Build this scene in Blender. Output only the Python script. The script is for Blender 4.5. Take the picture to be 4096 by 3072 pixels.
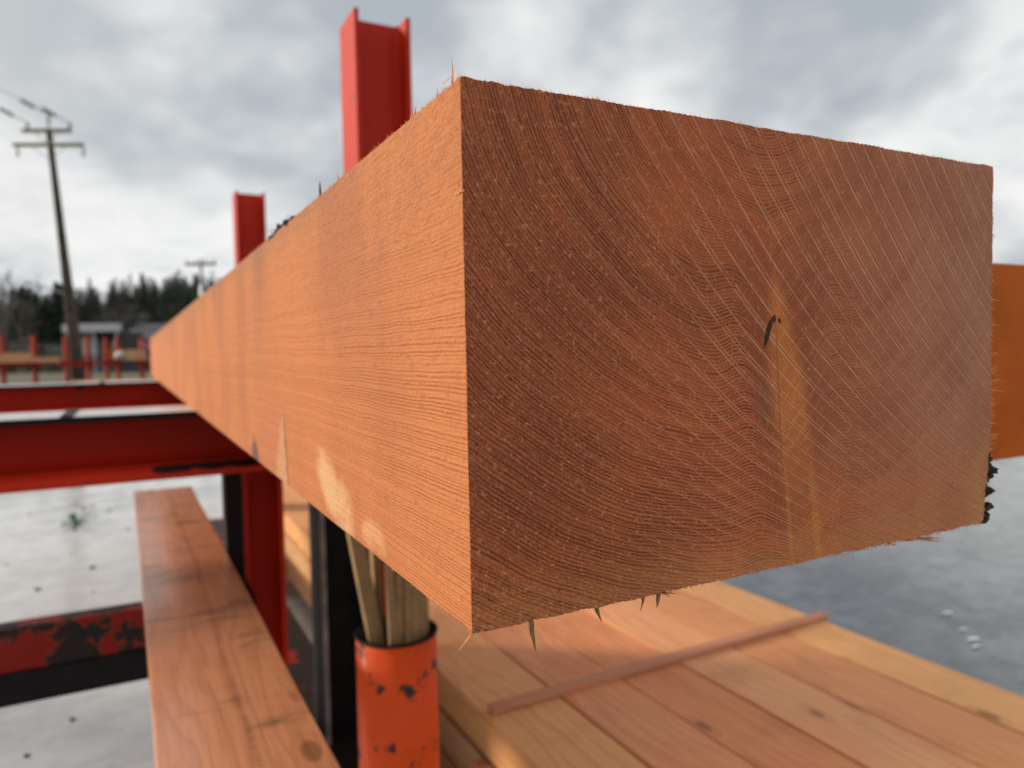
import bpy, bmesh, math, random
import numpy as np
from mathutils import Vector, Matrix

random.seed(7)
rng = np.random.default_rng(11)
SC = bpy.context.scene
COL = SC.collection
for o in list(bpy.data.objects):
    bpy.data.objects.remove(o)

# ---------------------------------------------------------------- camera
CAM = Vector((-0.13633, -0.30633, 0.13137))
RIGHT = Vector((0.88617, -0.46299, -0.01857))
UP = Vector((0.03800, 0.03267, 0.99874))
FWD = Vector((0.46180, 0.88576, -0.04655))
cd = bpy.data.cameras.new('camera')
cam = bpy.data.objects.new('camera', cd)
COL.objects.link(cam)
cam.matrix_world = Matrix(((RIGHT.x, UP.x, -FWD.x, CAM.x), (RIGHT.y, UP.y, -FWD.y, CAM.y),
                           (RIGHT.z, UP.z, -FWD.z, CAM.z), (0, 0, 0, 1)))
cd.sensor_width = 36
cd.sensor_fit = 'HORIZONTAL'
cd.lens = 25.81
cd.clip_start = 0.01
cd.clip_end = 3000
cd.dof.use_dof = True
cd.dof.focus_distance = 0.39
cd.dof.aperture_fstop = 7.0
SC.camera = cam

# ---------------------------------------------------------------- sky and sun
SUN_AZ = math.radians(-54)        # measured from +Y, towards -X
SUN_EL = math.radians(21)
SUN = Vector((math.sin(SUN_AZ) * math.cos(SUN_EL), math.cos(SUN_AZ) * math.cos(SUN_EL), math.sin(SUN_EL)))
sd = bpy.data.lights.new('sun', 'SUN')
sd.energy = 4.0
sd.angle = math.radians(10)
sd.color = (1.0, 0.85, 0.67)
sun = bpy.data.objects.new('sun', sd)
COL.objects.link(sun)
sun.rotation_euler = SUN.to_track_quat('Z', 'Y').to_euler()
sun.location = (-8, 8, 8)

SC.render.engine = 'CYCLES'
SC.cycles.max_bounces = 5
SC.cycles.diffuse_bounces = 3
SC.cycles.glossy_bounces = 3
SC.cycles.transmission_bounces = 2
SC.view_settings.view_transform = 'Standard'
SC.view_settings.look = 'None'
SC.view_settings.exposure = 0
SC.view_settings.gamma = 1
SC.view_settings.use_curve_mapping = False


# ---------------------------------------------------------------- node expression helper
class Val:
    def __init__(s, nt, sock):
        s.nt, s.s = nt, sock

    def m(s, op, b=None, c=None, clamp=False):
        n = s.nt.nodes.new('ShaderNodeMath')
        n.operation = op
        n.use_clamp = clamp
        for i, v in enumerate((s, b, c)):
            if v is None:
                continue
            if isinstance(v, Val):
                s.nt.links.new(v.s, n.inputs[i])
            else:
                n.inputs[i].default_value = v
        return Val(s.nt, n.outputs[0])

    def const(s, v):
        n = s.nt.nodes.new('ShaderNodeValue')
        n.outputs[0].default_value = v
        return Val(s.nt, n.outputs[0])

    def __add__(s, o): return s.m('ADD', o)
    __radd__ = __add__
    def __sub__(s, o): return s.m('SUBTRACT', o)
    def __rsub__(s, o): return s.const(o).m('SUBTRACT', s)
    def __mul__(s, o): return s.m('MULTIPLY', o)
    __rmul__ = __mul__
    def __truediv__(s, o): return s.m('DIVIDE', o)
    def __neg__(s): return s * -1.0
    def abs(s): return s.m('ABSOLUTE')
    def sqrt(s): return s.m('SQRT')
    def exp(s): return s.m('EXPONENT')
    def log(s): return s.m('LOGARITHM', math.e)
    def frac(s): return s.m('FRACT')
    def pow(s, p): return s.m('POWER', p)
    def sin(s): return s.m('SINE')
    def clamp(s): return s.m('ADD', 0.0, clamp=True)
    def mx(s, o): return s.m('MAXIMUM', o)
    def mn(s, o): return s.m('MINIMUM', o)
    def gauss(s, c, w): d = (s - c) / w; return (d * d * -1.0).exp()

    def ss(s, a, b):     # smoothstep a..b (a may exceed b)
        n = s.nt.nodes.new('ShaderNodeMapRange')
        n.interpolation_type = 'SMOOTHSTEP'
        flip = a > b
        lo, hi = (b, a) if flip else (a, b)
        n.inputs['From Min'].default_value = lo
        n.inputs['From Max'].default_value = hi
        n.inputs['To Min'].default_value = 1.0 if flip else 0.0
        n.inputs['To Max'].default_value = 0.0 if flip else 1.0
        s.nt.links.new(s.s, n.inputs['Value'])
        return Val(s.nt, n.outputs['Result'])


class NT:
    """Wraps a node tree."""
    def __init__(s, nt):
        s.nt = nt

    def coord(s, kind='Object'):
        n = s.nt.nodes.new('ShaderNodeTexCoord')
        return n.outputs[kind]

    def xyz(s, vec):
        n = s.nt.nodes.new('ShaderNodeSeparateXYZ')
        s.nt.links.new(vec, n.inputs[0])
        return [Val(s.nt, n.outputs[i]) for i in range(3)]

    def vec(s, x, y, z):
        n = s.nt.nodes.new('ShaderNodeCombineXYZ')
        for i, v in enumerate((x, y, z)):
            if isinstance(v, Val):
                s.nt.links.new(v.s, n.inputs[i])
            else:
                n.inputs[i].default_value = v
        return n.outputs[0]

    def noise(s, vec, scale, detail=2, rough=0.5, dist=0.0, color=False):
        n = s.nt.nodes.new('ShaderNodeTexNoise')
        n.inputs['Scale'].default_value = scale
        n.inputs['Detail'].default_value = detail
        n.inputs['Roughness'].default_value = rough
        n.inputs['Distortion'].default_value = dist
        s.nt.links.new(vec, n.inputs['Vector'])
        return Val(s.nt, n.outputs['Fac'])

    def voronoi(s, vec, scale, feature='F1'):
        n = s.nt.nodes.new('ShaderNodeTexVoronoi')
        n.feature = feature
        n.inputs['Scale'].default_value = scale
        s.nt.links.new(vec, n.inputs['Vector'])
        return Val(s.nt, n.outputs['Distance'])

    def rand(s):
        n = s.nt.nodes.new('ShaderNodeObjectInfo')
        return Val(s.nt, n.outputs['Random'])

    def mix(s, fac, a, b, mode='MIX'):
        n = s.nt.nodes.new('ShaderNodeMix')
        n.data_type = 'RGBA'
        n.blend_type = mode
        n.clamp_factor = True
        if isinstance(fac, Val):
            s.nt.links.new(fac.s, n.inputs[0])
        else:
            n.inputs[0].default_value = fac
        for i, v in ((6, a), (7, b)):
            if isinstance(v, (tuple, list)):
                n.inputs[i].default_value = (*v, 1) if len(v) == 3 else v
            else:
                s.nt.links.new(v, n.inputs[i])
        return n.outputs[2]

    def bump(s, h, strength=1.0, distance=0.001):
        n = s.nt.nodes.new('ShaderNodeBump')
        n.inputs['Strength'].default_value = strength
        n.inputs['Distance'].default_value = distance
        s.nt.links.new(h.s, n.inputs['Height'])
        return n.outputs[0]


def new_mat(name):
    m = bpy.data.materials.new(name)
    m.use_nodes = True
    t = NT(m.node_tree)
    b = m.node_tree.nodes['Principled BSDF']
    return m, t, b


def setin(t, b, key, v):
    if isinstance(v, Val):
        t.nt.links.new(v.s, b.inputs[key])
    elif isinstance(v, (int, float)):
        b.inputs[key].default_value = v
    elif isinstance(v, tuple):
        b.inputs[key].default_value = (*v, 1)
    else:
        t.nt.links.new(v, b.inputs[key])


# ---------------------------------------------------------------- world: broken cloud over a clear sky
w = bpy.data.worlds.new('World')
SC.world = w
w.use_nodes = True
wt = NT(w.node_tree)
for n in list(w.node_tree.nodes):
    w.node_tree.nodes.remove(n)
out = w.node_tree.nodes.new('ShaderNodeOutputWorld')
sky = w.node_tree.nodes.new('ShaderNodeTexSky')
sky.sky_type = 'NISHITA'
sky.sun_disc = False
sky.sun_elevation = SUN_EL
sky.sun_rotation = SUN_AZ
bg1 = w.node_tree.nodes.new('ShaderNodeBackground')
bg1.inputs['Strength'].default_value = 0.10
w.node_tree.links.new(sky.outputs[0], bg1.inputs['Color'])
gx, gy, gz = wt.xyz(wt.coord('Generated'))
den = gz.mx(0.0) + 0.42
px_, py_ = gx / den, gy / den
cv = wt.vec(px_, py_, gz * 0.6)
warp = wt.noise(cv, 1.2, 2, 0.5)
cv2 = wt.vec(px_ + warp * 0.9, py_ + warp * 0.7, gz * 0.8 + 3.1)
n1 = wt.noise(cv2, 1.55, 4, 0.50)
n2 = wt.noise(wt.vec(px_ + 7.3, py_ - 2.2 + warp * 0.4, gz), 3.1, 3, 0.55)
tone = (n1 * 0.54 + n2 * 0.46).ss(0.39, 0.60)
glow = (gx * SUN.x + gy * SUN.y + gz * SUN.z).mx(0.0).pow(5.0)
ccol = wt.mix(tone, (0.465, 0.512, 0.562), (0.98, 0.99, 0.98))
ccol = wt.mix(glow * 0.9, ccol, (1.25, 1.21, 1.10))
bg2 = w.node_tree.nodes.new('ShaderNodeBackground')
bg2.inputs['Strength'].default_value = 0.93
w.node_tree.links.new(ccol, bg2.inputs['Color'])
mixs = w.node_tree.nodes.new('ShaderNodeMixShader')
cover = (n2.ss(0.62, 0.74) * -0.35 + 1.0)
w.node_tree.links.new(cover.s, mixs.inputs[0])
w.node_tree.links.new(bg1.outputs[0], mixs.inputs[1])
w.node_tree.links.new(bg2.outputs[0], mixs.inputs[2])
w.node_tree.links.new(mixs.outputs[0], out.inputs['Surface'])


# ---------------------------------------------------------------- materials
PITH = (0.1835, 0.300)


def ring_field(t, u, v, y, knot, PITH=PITH):
    """Distance from the pith (metres), bent round the knot and wandering along the length."""
    wv = t.noise(t.vec(u, y * 0.35, v), 7.0, 3, 0.55)
    wv2 = t.noise(t.vec(u, y * 0.12, v), 45.0, 2, 0.5)
    dx, dv = u - PITH[0], v - PITH[1]
    r = (dx * dx + dv * dv).sqrt() + (wv - 0.5) * 0.016 + (wv2 - 0.5) * 0.0014
    if knot:
        ku = u - (0.1905 + (v * -1.0 + 0.18) * 0.12)
        env = v.ss(0.225, 0.165) * (v.ss(-0.01, 0.09) * 0.75 + 0.25)
        D = (ku.abs() * (-1 / 0.0125)).exp() * 0.0220 - ku.gauss(-0.026, 0.016) * 0.0105 - ku.gauss(0.046, 0.020) * 0.0150
        r = r - D * env
    return r


def mat_end_grain():
    m, t, b = new_mat('sawn_end_grain')
    u, y, v = t.xyz(t.coord())
    P = t.vec(u, y, v)
    r = ring_field(t, u, v, y, True)
    sp = t.noise(P, 800.0, 1, 0.6)
    sp2 = t.noise(P, 330.0, 3, 0.65)
    per = t.noise(t.vec(r, 0.0, 0.0), 85.0, 2, 0.6)
    ph = (r + (sp2 - 0.5) * 0.0012) / 0.00188 + per * 2.5
    f = ph.frac()
    rid = t.noise(t.vec(ph.m('FLOOR') * 0.37, 0.5, 0.0), 5.3, 0)
    late = f.ss(0.20, 0.78) * f.ss(1.0, 0.88) * (rid.ss(0.25, 0.65) * 0.55 + 0.50)
    blotch = t.noise(P, 16.0, 3, 0.55)
    # crumbly left, planed smoother to the right; the rings show again round the knot
    kz = ((u - 0.195) * (u - 0.195) / 0.0040 + (v - 0.115) * (v - 0.115) / 0.0085).m('MULTIPLY', -1.0).exp()
    topk = ((u - 0.19) * (u - 0.19) / 0.0009 + (v - 0.245) * (v - 0.245) / 0.0005).m('MULTIPLY', -1.0).exp()
    rough_l = u.ss(0.17, 0.02)
    con = (rough_l * 0.95 + v.ss(0.13, 0.0) * u.ss(0.30, 0.12) * 0.5 + kz * 1.0 + topk * 0.7 + 0.38).mn(1.0)
    years = t.noise(t.vec(r, u * 0.04, v * 0.04), 130.0, 1, 0.5)
    con = con * (blotch.ss(0.28, 0.62) * 0.5 + 0.55) * (sp2.ss(0.30, 0.58) * 0.62 + 0.40) * (years.ss(0.25, 0.65) * 0.4 + 0.65)
    con = con.mx(kz * 1.15).mn(1.1)
    # orange wedge of the knot
    kc = v * -0.17 + 0.2235
    hw = ((v * -1.0 + 0.186) * 0.20).mx(0.0).mn(0.0145)
    off = u - kc
    soft = (sp2 - 0.5) * 0.004
    wedge = (off.abs() - hw + soft).ss(0.0050, -0.0065) * v.ss(0.192, 0.150) * (v.ss(0.03, 0.10) * 0.72 + 0.22)
    s1 = (u - 0.2045 - (0.05 - v) * 0.10 + soft * 0.5).gauss(0.0, 0.0021) * v.ss(0.105, 0.07)
    s2 = (u - 0.2255 - (0.05 - v) * 0.13 + soft * 0.5).gauss(0.0, 0.0036) * v.ss(0.085, 0.045)
    wedge = wedge.mx(s1 * 0.75).mx(s2 * 0.8)
    seam = (u - (0.1972 + (v * -1.0 + 0.12) * 0.055)).gauss(0.0, 0.0006) * v.ss(0.150, 0.138) * v.ss(0.04, 0.09)
    # saw arcs
    jit = t.noise(P, 21.0, 2, 0.5)
    G = u + (v * 4.2 + 0.35).mx(0.05).log() / 4.2 + (jit - 0.5) * 0.0035
    gi = G / 0.0152
    g = gi.frac()
    step = t.noise(t.vec(gi.m('FLOOR'), 0.3, 0.0), 3.7, 0)
    l1 = g.gauss(0.28, 0.045)
    l2 = g.gauss(0.50, 0.035) * step.ss(0.40, 0.60)
    groove = g.gauss(0.39, 0.05)
    brk = t.noise(t.vec(u, y, v), 120.0, 3, 0.7)
    wander = t.noise(P, 30.0, 2, 0.5)
    saw = (l1 + l2).mn(1.0) * (brk.ss(0.30, 0.55) * 0.75 + 0.25) * (wander.ss(0.30, 0.60) * 0.6 + 0.4)
    saw = saw * (u.ss(0.03, 0.24) * 0.80 + 0.20) * (late * 0.45 + 0.62)
    ticks = t.noise(t.vec((u + v * 0.85) * 1.6, y, (v - u * 0.85) * 0.35), 420.0, 1, 0.5).ss(0.66, 0.80) * u.ss(0.30, 0.12)
    # colour
    light = t.mix(u.ss(0.16, 0.40), (0.53, 0.146, 0.048), (0.46, 0.212, 0.120))
    light = t.mix(v.ss(0.10, 0.0) * 0.55, light, (0.62, 0.185, 0.055))
    dark = t.mix(u.ss(0.05, 0.35), (0.090, 0.016, 0.006), (0.175, 0.044, 0.019))
    c = t.mix(late * con, light, dark)
    c = t.mix(blotch.ss(0.35, 0.70) * 0.36, c, (0.26, 0.064, 0.025))
    c = t.mix(years.ss(0.45, 0.75) * (rough_l * 0.26 + 0.12), c, (0.20, 0.046, 0.018))
    wc = t.mix(late * 0.62, (0.82, 0.300, 0.072), (0.36, 0.090, 0.024))
    c = t.mix(wedge * 0.72, c, wc)
    c = t.mix((u.ss(0.365, 0.405) * v.ss(0.10, 0.0) * 0.55).mx(v.ss(0.03, 0.0) * 0.25), c, (0.58, 0.32, 0.12))
    c = t.mix((sp.ss(0.36, 0.66) * -0.5 + 0.5) * (0.45 + rough_l * 0.35), c, (0.12, 0.038, 0.020))
    c = t.mix(sp2.ss(0.53, 0.74) * (0.36 + rough_l * 0.22), c, (0.80, 0.36, 0.19))
    pores = sp2.ss(0.42, 0.30) * rough_l * (late * 0.8 + 0.2)
    c = t.mix(pores * 0.85, c, (0.06, 0.018, 0.010))
    c = t.mix((saw * 0.70).mx(ticks * 0.50), c, (0.90, 0.52, 0.34))
    c = t.mix(groove * u.ss(0.14, 0.3) * 0.22, c, (0.16, 0.06, 0.04))
    c = t.mix(seam * 0.5, c, (0.20, 0.06, 0.02))
    # dark burnt-looking resin marks beside the knot
    mu, mv = u - 0.1895, v - 0.1385
    a1, a2 = mu * 0.94 - mv * 0.34, mu * 0.34 + mv * 0.94
    wob = (sp2 - 0.5) * 0.9
    k1 = ((a1 / 0.0019) * (a1 / 0.0019) + (a2 / 0.0095) * (a2 / 0.0095) + wob).ss(1.25, 0.55)
    e1, e2 = (u - 0.1945) / 0.0016, (v - 0.1462) / 0.0024
    k2 = (e1 * e1 + e2 * e2 + wob).ss(1.2, 0.5)
    h1, h2 = (u - 0.1988) / 0.0013, (v - 0.1452) / 0.0016
    k3 = (h1 * h1 + h2 * h2 + wob).ss(1.2, 0.5)
    mark = k1.mx(k2).mx(k3)
    c = t.mix(mark * 0.93, c, (0.028, 0.014, 0.009))
    gp = ((u - 0.1878) / 0.0075).pow(6.0) + ((v - 0.098) / 0.0095).pow(6.0)
    c = t.mix(gp.ss(1.2, 0.7) * 0.22, c, (0.16, 0.12, 0.07))
    setin(t, b, 'Base Color', c)
    setin(t, b, 'Roughness', 0.74)
    setin(t, b, 'Specular IOR Level', 0.3)
    h = (1.0 - late) * (rough_l * 0.9 + kz * 0.25 + 0.10) + sp * 0.5 + sp2 * (rough_l * 1.2 + 0.35) + saw * 0.8 - groove * u.ss(0.14, 0.3) * 0.5 - mark * 1.2 - pores * 1.2
    setin(t, b, 'Normal', t.bump(h, 0.75, 0.0011))
    return m


def mat_beam_side():
    m, t, b = new_mat('fuzzy_sawn_timber_face')
    u, y, v = t.xyz(t.coord())
    P = t.vec(u, y, v)
    r = ring_field(t, u, v, y, False, (0.19, 0.37))
    wob = t.noise(t.vec(u * 0.5, y * 0.35, v), 70.0, 2, 0.5)
    fuzz = t.noise(t.vec(u, y * 0.55, v), 420.0, 3, 0.65)
    fz2 = t.noise(t.vec(u, y * 0.4, v), 150.0, 3, 0.6)
    per = t.noise(t.vec(r, 0.0, 0.0), 80.0, 2, 0.6)
    ph = (r + (fz2 - 0.5) * 0.0010) / 0.0017 + (wob - 0.5) * 0.8 + per * 2.4
    f = ph.frac()
    rid = t.noise(t.vec(ph.m('FLOOR') * 0.37, 0.5, 0.0), 5.3, 0)
    late = f.ss(0.30, 0.80) * f.ss(1.0, 0.86) * (rid.ss(0.25, 0.62) * 0.8 + 0.28) * (1.0 - v.ss(0.13, 0.25) * 0.45)
    big = t.noise(t.vec(u, y, v * 0.6), 6.5, 3, 0.5)
    up = v.ss(0.12, 0.24)
    c = t.mix(late * (0.55 - up * 0.25) * (fz2.ss(0.30, 0.62) * 0.75 + 0.3) * y.ss(3.0, 0.3), (0.50, 0.178, 0.062), (0.20, 0.048, 0.013))
    c = t.mix(big.ss(0.42, 0.72) * 0.5, c, (0.33, 0.108, 0.046))
    c = t.mix(up * (fz2.ss(0.40, 0.60) * 0.30 + big.ss(0.35, 0.65) * 0.25), c, (0.27, 0.105, 0.044))
    c = t.mix(fuzz.ss(0.58, 0.78) * 0.34, c, (0.66, 0.34, 0.175))
    c = t.mix(fz2.ss(0.47, 0.30) * 0.40, c, (0.25, 0.085, 0.034))
    # saw-blade bands running across the length, then fixed darker bands and a darker top edge
    band = t.noise(t.vec(y, v * 0.10, 0.0), 9.0, 2, 0.5)
    c = t.mix(band.ss(0.50, 0.75) * y.ss(0.30, 0.65) * 0.12, c, (0.36, 0.165, 0.085))
    yw = y + (v - 0.1) * 0.05 + (fz2 - 0.5) * 0.02
    st = yw.gauss(0.60, 0.045) * v.ss(0.0, 0.25) * 0.7 + yw.gauss(1.08, 0.03) * v.ss(0.14, 0.26) * 0.9 + yw.gauss(1.62, 0.05) * v.ss(0.08, 0.2) * 0.7 + yw.gauss(2.3, 0.08) * 0.5
    c = t.mix(st * (0.15 + fz2 * 0.55), c, (0.17, 0.090, 0.055))
    c = t.mix(v.ss(0.225, 0.262) * y.ss(0.08, 0.35) * (fz2 * 0.9), c, (0.22, 0.13, 0.075))
    # knot with a pale split near the bottom arris
    kw = (y - 0.468 - (0.04 - v) * 0.25).abs() - (0.075 - v).mx(0.0) * 0.46
    kw = kw + (fz2 - 0.5) * 0.022
    kn = kw.ss(0.010, -0.008) * v.ss(0.086, 0.055)
    c = t.mix(kn * 0.50, c, (0.52, 0.33, 0.19))
    rim = kw.gauss(0.0035, 0.0035) * v.ss(0.085, 0.06)
    c = t.mix(rim * y.ss(0.475, 0.445) * 0.75, c, (0.11, 0.045, 0.032))
    red = (y - 0.53).gauss(0.0, 0.04) * v.ss(0.13, 0.05)
    c = t.mix(red * 0.45, c, (0.40, 0.13, 0.075))
    kd = ((y - 0.655) / 0.035) * ((y - 0.655) / 0.035) + (v / 0.03) * (v / 0.03)
    c = t.mix((kd + (fz2 - 0.5) * 1.2).ss(1.1, 0.4) * 0.85, c, (0.09, 0.05, 0.05))
    # pale patch of sapwood at the lower edge
    pn = t.noise(t.vec(u, y, v), 26.0, 3, 0.6)
    py1 = y - 0.262 - (0.03 - v) * -1.2
    pa = (py1 / 0.043) * (py1 / 0.043) + ((v - 0.024) / 0.026) * ((v - 0.024) / 0.026)
    py2 = y - 0.165
    pb = (py2 / 0.045) * (py2 / 0.045) + ((v - 0.012) / 0.011) * ((v - 0.012) / 0.011)
    pt = (pa + (pn - 0.5) * 3.0 + (fz2 - 0.5) * 1.2).ss(1.7, 0.1).mx((pb + (pn - 0.5) * 4.0 + (fz2 - 0.5) * 1.5).ss(1.1, -0.2) * 0.6)
    c = t.mix(pt * 0.66, c, t.mix(late * 0.35, (0.66, 0.43, 0.23), (0.55, 0.31, 0.145)))
    # small knot marks
    for (ky, kv, ka, kb) in ((0.122, 0.192, 0.006, 0.007), (0.145, 0.155, 0.004, 0.004)):
        q = ((y - ky) / ka) * ((y - ky) / ka) + ((v - kv) / kb) * ((v - kv) / kb)
        c = t.mix((q + (fz2 - 0.5) * 1.6).ss(1.3, 0.3) * 0.6, c, (0.34, 0.12, 0.07))
    setin(t, b, 'Base Color', c)
    setin(t, b, 'Roughness', 0.8)
    setin(t, b, 'Specular IOR Level', 0.25)
    h = (1.0 - late) * (0.42 - up * 0.26) + fuzz * (1.3 + up * 0.7) + fz2 * (0.8 + up * 1.6)
    setin(t, b, 'Normal', t.bump(h, 0.62, 0.0010))
    return m


def mat_lumber(name, pale, red, dark, rough=0.6, wet=0.0, stain=0.0):
    """Planed or sawn boards: the grain runs along local Y."""
    m, t, b = new_mat(name)
    x, y, z = t.xyz(t.coord())
    rd = t.rand()
    ox, oy, oz = x + rd * 3.7, y + rd * 23.0, z + rd * 1.9
    P = t.vec(ox, oy, oz)
    low = t.noise(t.vec(ox * 4.0, oy * 0.55, oz * 4.0), 1.3, 3, 0.55)
    phase = (x * 34.0 + low * 12.0 + z * 30.0)
    f = phase.frac()
    late = f.ss(0.35, 0.85) * f.ss(1.0, 0.88)
    grain = t.noise(t.vec(ox * 60.0, oy * 2.2, oz * 60.0), 4.0, 3, 0.6)
    blot = t.noise(P, 5.0, 4, 0.6)
    kv = t.voronoi(t.vec(ox * 3.1, oy * 1.35, oz * 0.2), 2.0)
    kvn = kv + (blot - 0.5) * 0.06
    kn = kvn.ss(0.105, 0.055)
    ring = kvn.gauss(0.125, 0.03)
    c = t.mix((rd * 1.7).frac() * 0.85, pale, red)
    c = t.mix(late * 0.34, c, dark)
    c = t.mix(grain.ss(0.45, 0.75) * 0.32, c, dark)
    c = t.mix(blot.ss(0.5, 0.75) * 0.35, c, (dark[0] * 0.9, dark[1] * 1.05, dark[2]))
    c = t.mix(ring * 0.35, c, dark)
    c = t.mix(kn * 0.75, c, (0.15, 0.062, 0.030))
    if stain:
        s1 = t.noise(t.vec(ox * 2.2, oy * 7.0, oz), 2.6, 4, 0.65)
        c = t.mix(s1.ss(0.53, 0.70) * stain, c, (0.135, 0.088, 0.050))
        s2 = t.noise(t.vec(ox * 9.0, oy * 2.6, oz), 1.7, 3, 0.6)
        c = t.mix(s2.ss(0.60, 0.72) * stain * 0.9, c, (0.20, 0.075, 0.045))
        pc = (x - 0.01 + (low - 0.5) * 0.05).gauss(0.0, 0.006)
        c = t.mix(pc * 0.55 * s1.ss(0.3, 0.6), c, (0.20, 0.07, 0.035))
    setin(t, b, 'Base Color', c)
    rv = rough + (blot - 0.5) * 0.25
    setin(t, b, 'Roughness', rv)
    setin(t, b, 'Specular IOR Level', 0.18)
    if wet:
        setin(t, b, 'Coat Weight', wet)
        setin(t, b, 'Coat Roughness', (blot - 0.5) * 0.3 + 0.22)
        setin(t, b, 'Coat IOR', 1.6)
    setin(t, b, 'Normal', t.bump(grain + late * 0.4 - kn * 0.5, 0.35, 0.0015))
    return m


def mat_end_lumber(name, light, dark):
    m, t, b = new_mat(name)
    x, y, z = t.xyz(t.coord())
    wv = t.noise(t.vec(x, y, z), 7.0, 2, 0.5)
    dx, dz = x - 0.03, z + 0.14
    r = (dx * dx + dz * dz).sqrt() + (wv - 0.5) * 0.012
    f = (r / 0.0052).frac()
    c = t.mix(f.ss(0.3, 0.9) * f.ss(1.0, 0.9) * 0.6, light, dark)
    bl = t.noise(t.vec(x, y, z), 12.0, 3, 0.6)
    c = t.mix(bl.ss(0.4, 0.7) * 0.4, c, dark)
    setin(t, b, 'Base Color', c)
    setin(t, b, 'Specular IOR Level', 0.12)
    setin(t, b, 'Roughness', 0.7)
    return m


def mat_paint(name, col, worn=0.56, wet=0.35, rough=0.42, bare=(0.030, 0.026, 0.026), scale=7.0):
    """Red paint over dark steel: chips where the noise passes 'worn'."""
    m, t, b = new_mat(name)
    P = t.coord()
    x, y, z = t.xyz(P)
    n = t.noise(P, scale, 5, 0.62)
    n2 = t.noise(P, scale * 6, 3, 0.6)
    chip = (n + (n2 - 0.5) * 0.22).ss(worn, worn + 0.025)
    fade = t.noise(P, 2.2, 3, 0.5)
    c = t.mix(fade.ss(0.3, 0.75) * 0.5, col, (col[0] * 0.62, col[1] * 0.55, col[2] * 0.6))
    c = t.mix((chip.m('SUBTRACT', 0.0) * 0.0 + (n + (n2 - 0.5) * 0.22).gauss(worn, 0.02)) * 0.45, c, (0.17, 0.05, 0.03))
    c = t.mix(chip, c, t.mix(n2, bare, (bare[0] * 1.8, bare[1] * 1.5, bare[2] * 1.3)))
    c = t.mix(n2.ss(0.60, 0.75) * 0.25, c, (0.09, 0.03, 0.022))
    setin(t, b, 'Base Color', c)
    setin(t, b, 'Roughness', (n2 - 0.5) * 0.3 + rough)
    setin(t, b, 'Coat Weight', wet)
    setin(t, b, 'Coat Roughness', 0.2)
    setin(t, b, 'Specular IOR Level', 0.16)
    setin(t, b, 'Normal', t.bump(chip * -1.0 + n2 * 0.3, 0.4, 0.0012))
    return m


def mat_bare_steel(name):
    m, t, b = new_mat(name)
    P = t.coord()
    x, y, z = t.xyz(P)
    n = t.noise(t.vec(x * 0.5, y * 2.0, z), 9.0, 4, 0.65)
    n2 = t.noise(P, 60.0, 2, 0.6)
    c = t.mix(n.ss(0.35, 0.7), (0.48, 0.48, 0.50), (0.66, 0.65, 0.66))  # pale base carries the sky's reflection on the wet bare rail tops
    c = t.mix(n.ss(0.60, 0.66) * 0.6, c, (0.13, 0.06, 0.05))
    setin(t, b, 'Base Color', c)
    setin(t, b, 'Metallic', 0.35)
    setin(t, b, 'Roughness', n2 * 0.2 + 0.30)
    setin(t, b, 'Coat Weight', 0.6)
    setin(t, b, 'Coat Roughness', n.ss(0.5, 0.62) * 0.2 + 0.25)
    return m


def mat_plain(name, col, rough=0.7, var=0.25, scale=8.0, metal=0.0, transl=None):
    m, t, b = new_mat(name)
    P = t.coord()
    n = t.noise(P, scale, 4, 0.6)
    c = t.mix(n.ss(0.3, 0.72), tuple(k * (1 - var) for k in col), tuple(min(1, k * (1 + var)) for k in col))
    setin(t, b, 'Base Color', c)
    setin(t, b, 'Roughness', rough)
    setin(t, b, 'Metallic', metal)
    setin(t, b, 'Specular IOR Level', 0.2 if rough > 0.55 else 0.5)
    if transl:
        tr = t.nt.nodes.new('ShaderNodeBsdfTranslucent')
        t.nt.links.new(c, tr.inputs['Color'])
        mx = t.nt.nodes.new('ShaderNodeMixShader')
        mx.inputs[0].default_value = transl
        t.nt.links.new(b.outputs[0], mx.inputs[1])
        t.nt.links.new(tr.outputs[0], mx.inputs[2])
        t.nt.links.new(mx.outputs[0], t.nt.nodes['Material Output'].inputs['Surface'])
    return m


def mat_yard(name='wet_asphalt_paving', lo=(0.055, 0.060, 0.068), hi=(0.165, 0.172, 0.184), trkc=(0.045, 0.049, 0.055), ior=1.75):
    m, t, b = new_mat(name)
    P = t.coord()
    x, y, z = t.xyz(P)
    n = t.noise(P, 0.9, 5, 0.6)
    n2 = t.noise(P, 7.0, 5, 0.65)
    n3 = t.noise(P, 70.0, 3, 0.7)
    trk = t.noise(t.vec(x * 0.3 + y * 0.1, y * 1.3 - x * 0.5, z), 1.3, 4, 0.6)
    c = t.mix(n2.ss(0.3, 0.7), lo, hi)
    c = t.mix(trk.ss(0.5, 0.62) * 0.6, c, trkc)
    c = t.mix(n3.ss(0.62, 0.72) * 0.5, c, (0.05, 0.05, 0.05))
    spk = t.voronoi(P, 5.5)
    c = t.mix((spk + (n3 - 0.5) * 0.12).ss(0.11, 0.06) * 0.22, c, (0.06, 0.06, 0.06))
    setin(t, b, 'Base Color', c)
    wetm = (n * 0.6 + n2 * 0.4).ss(0.40, 0.56)
    setin(t, b, 'IOR', ior)
    setin(t, b, 'Roughness', (1.0 - wetm) * 0.16 + 0.06)
    setin(t, b, 'Normal', t.bump(n3 * 0.30 + n2 * 0.6, 0.22, 0.004))
    return m


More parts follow.
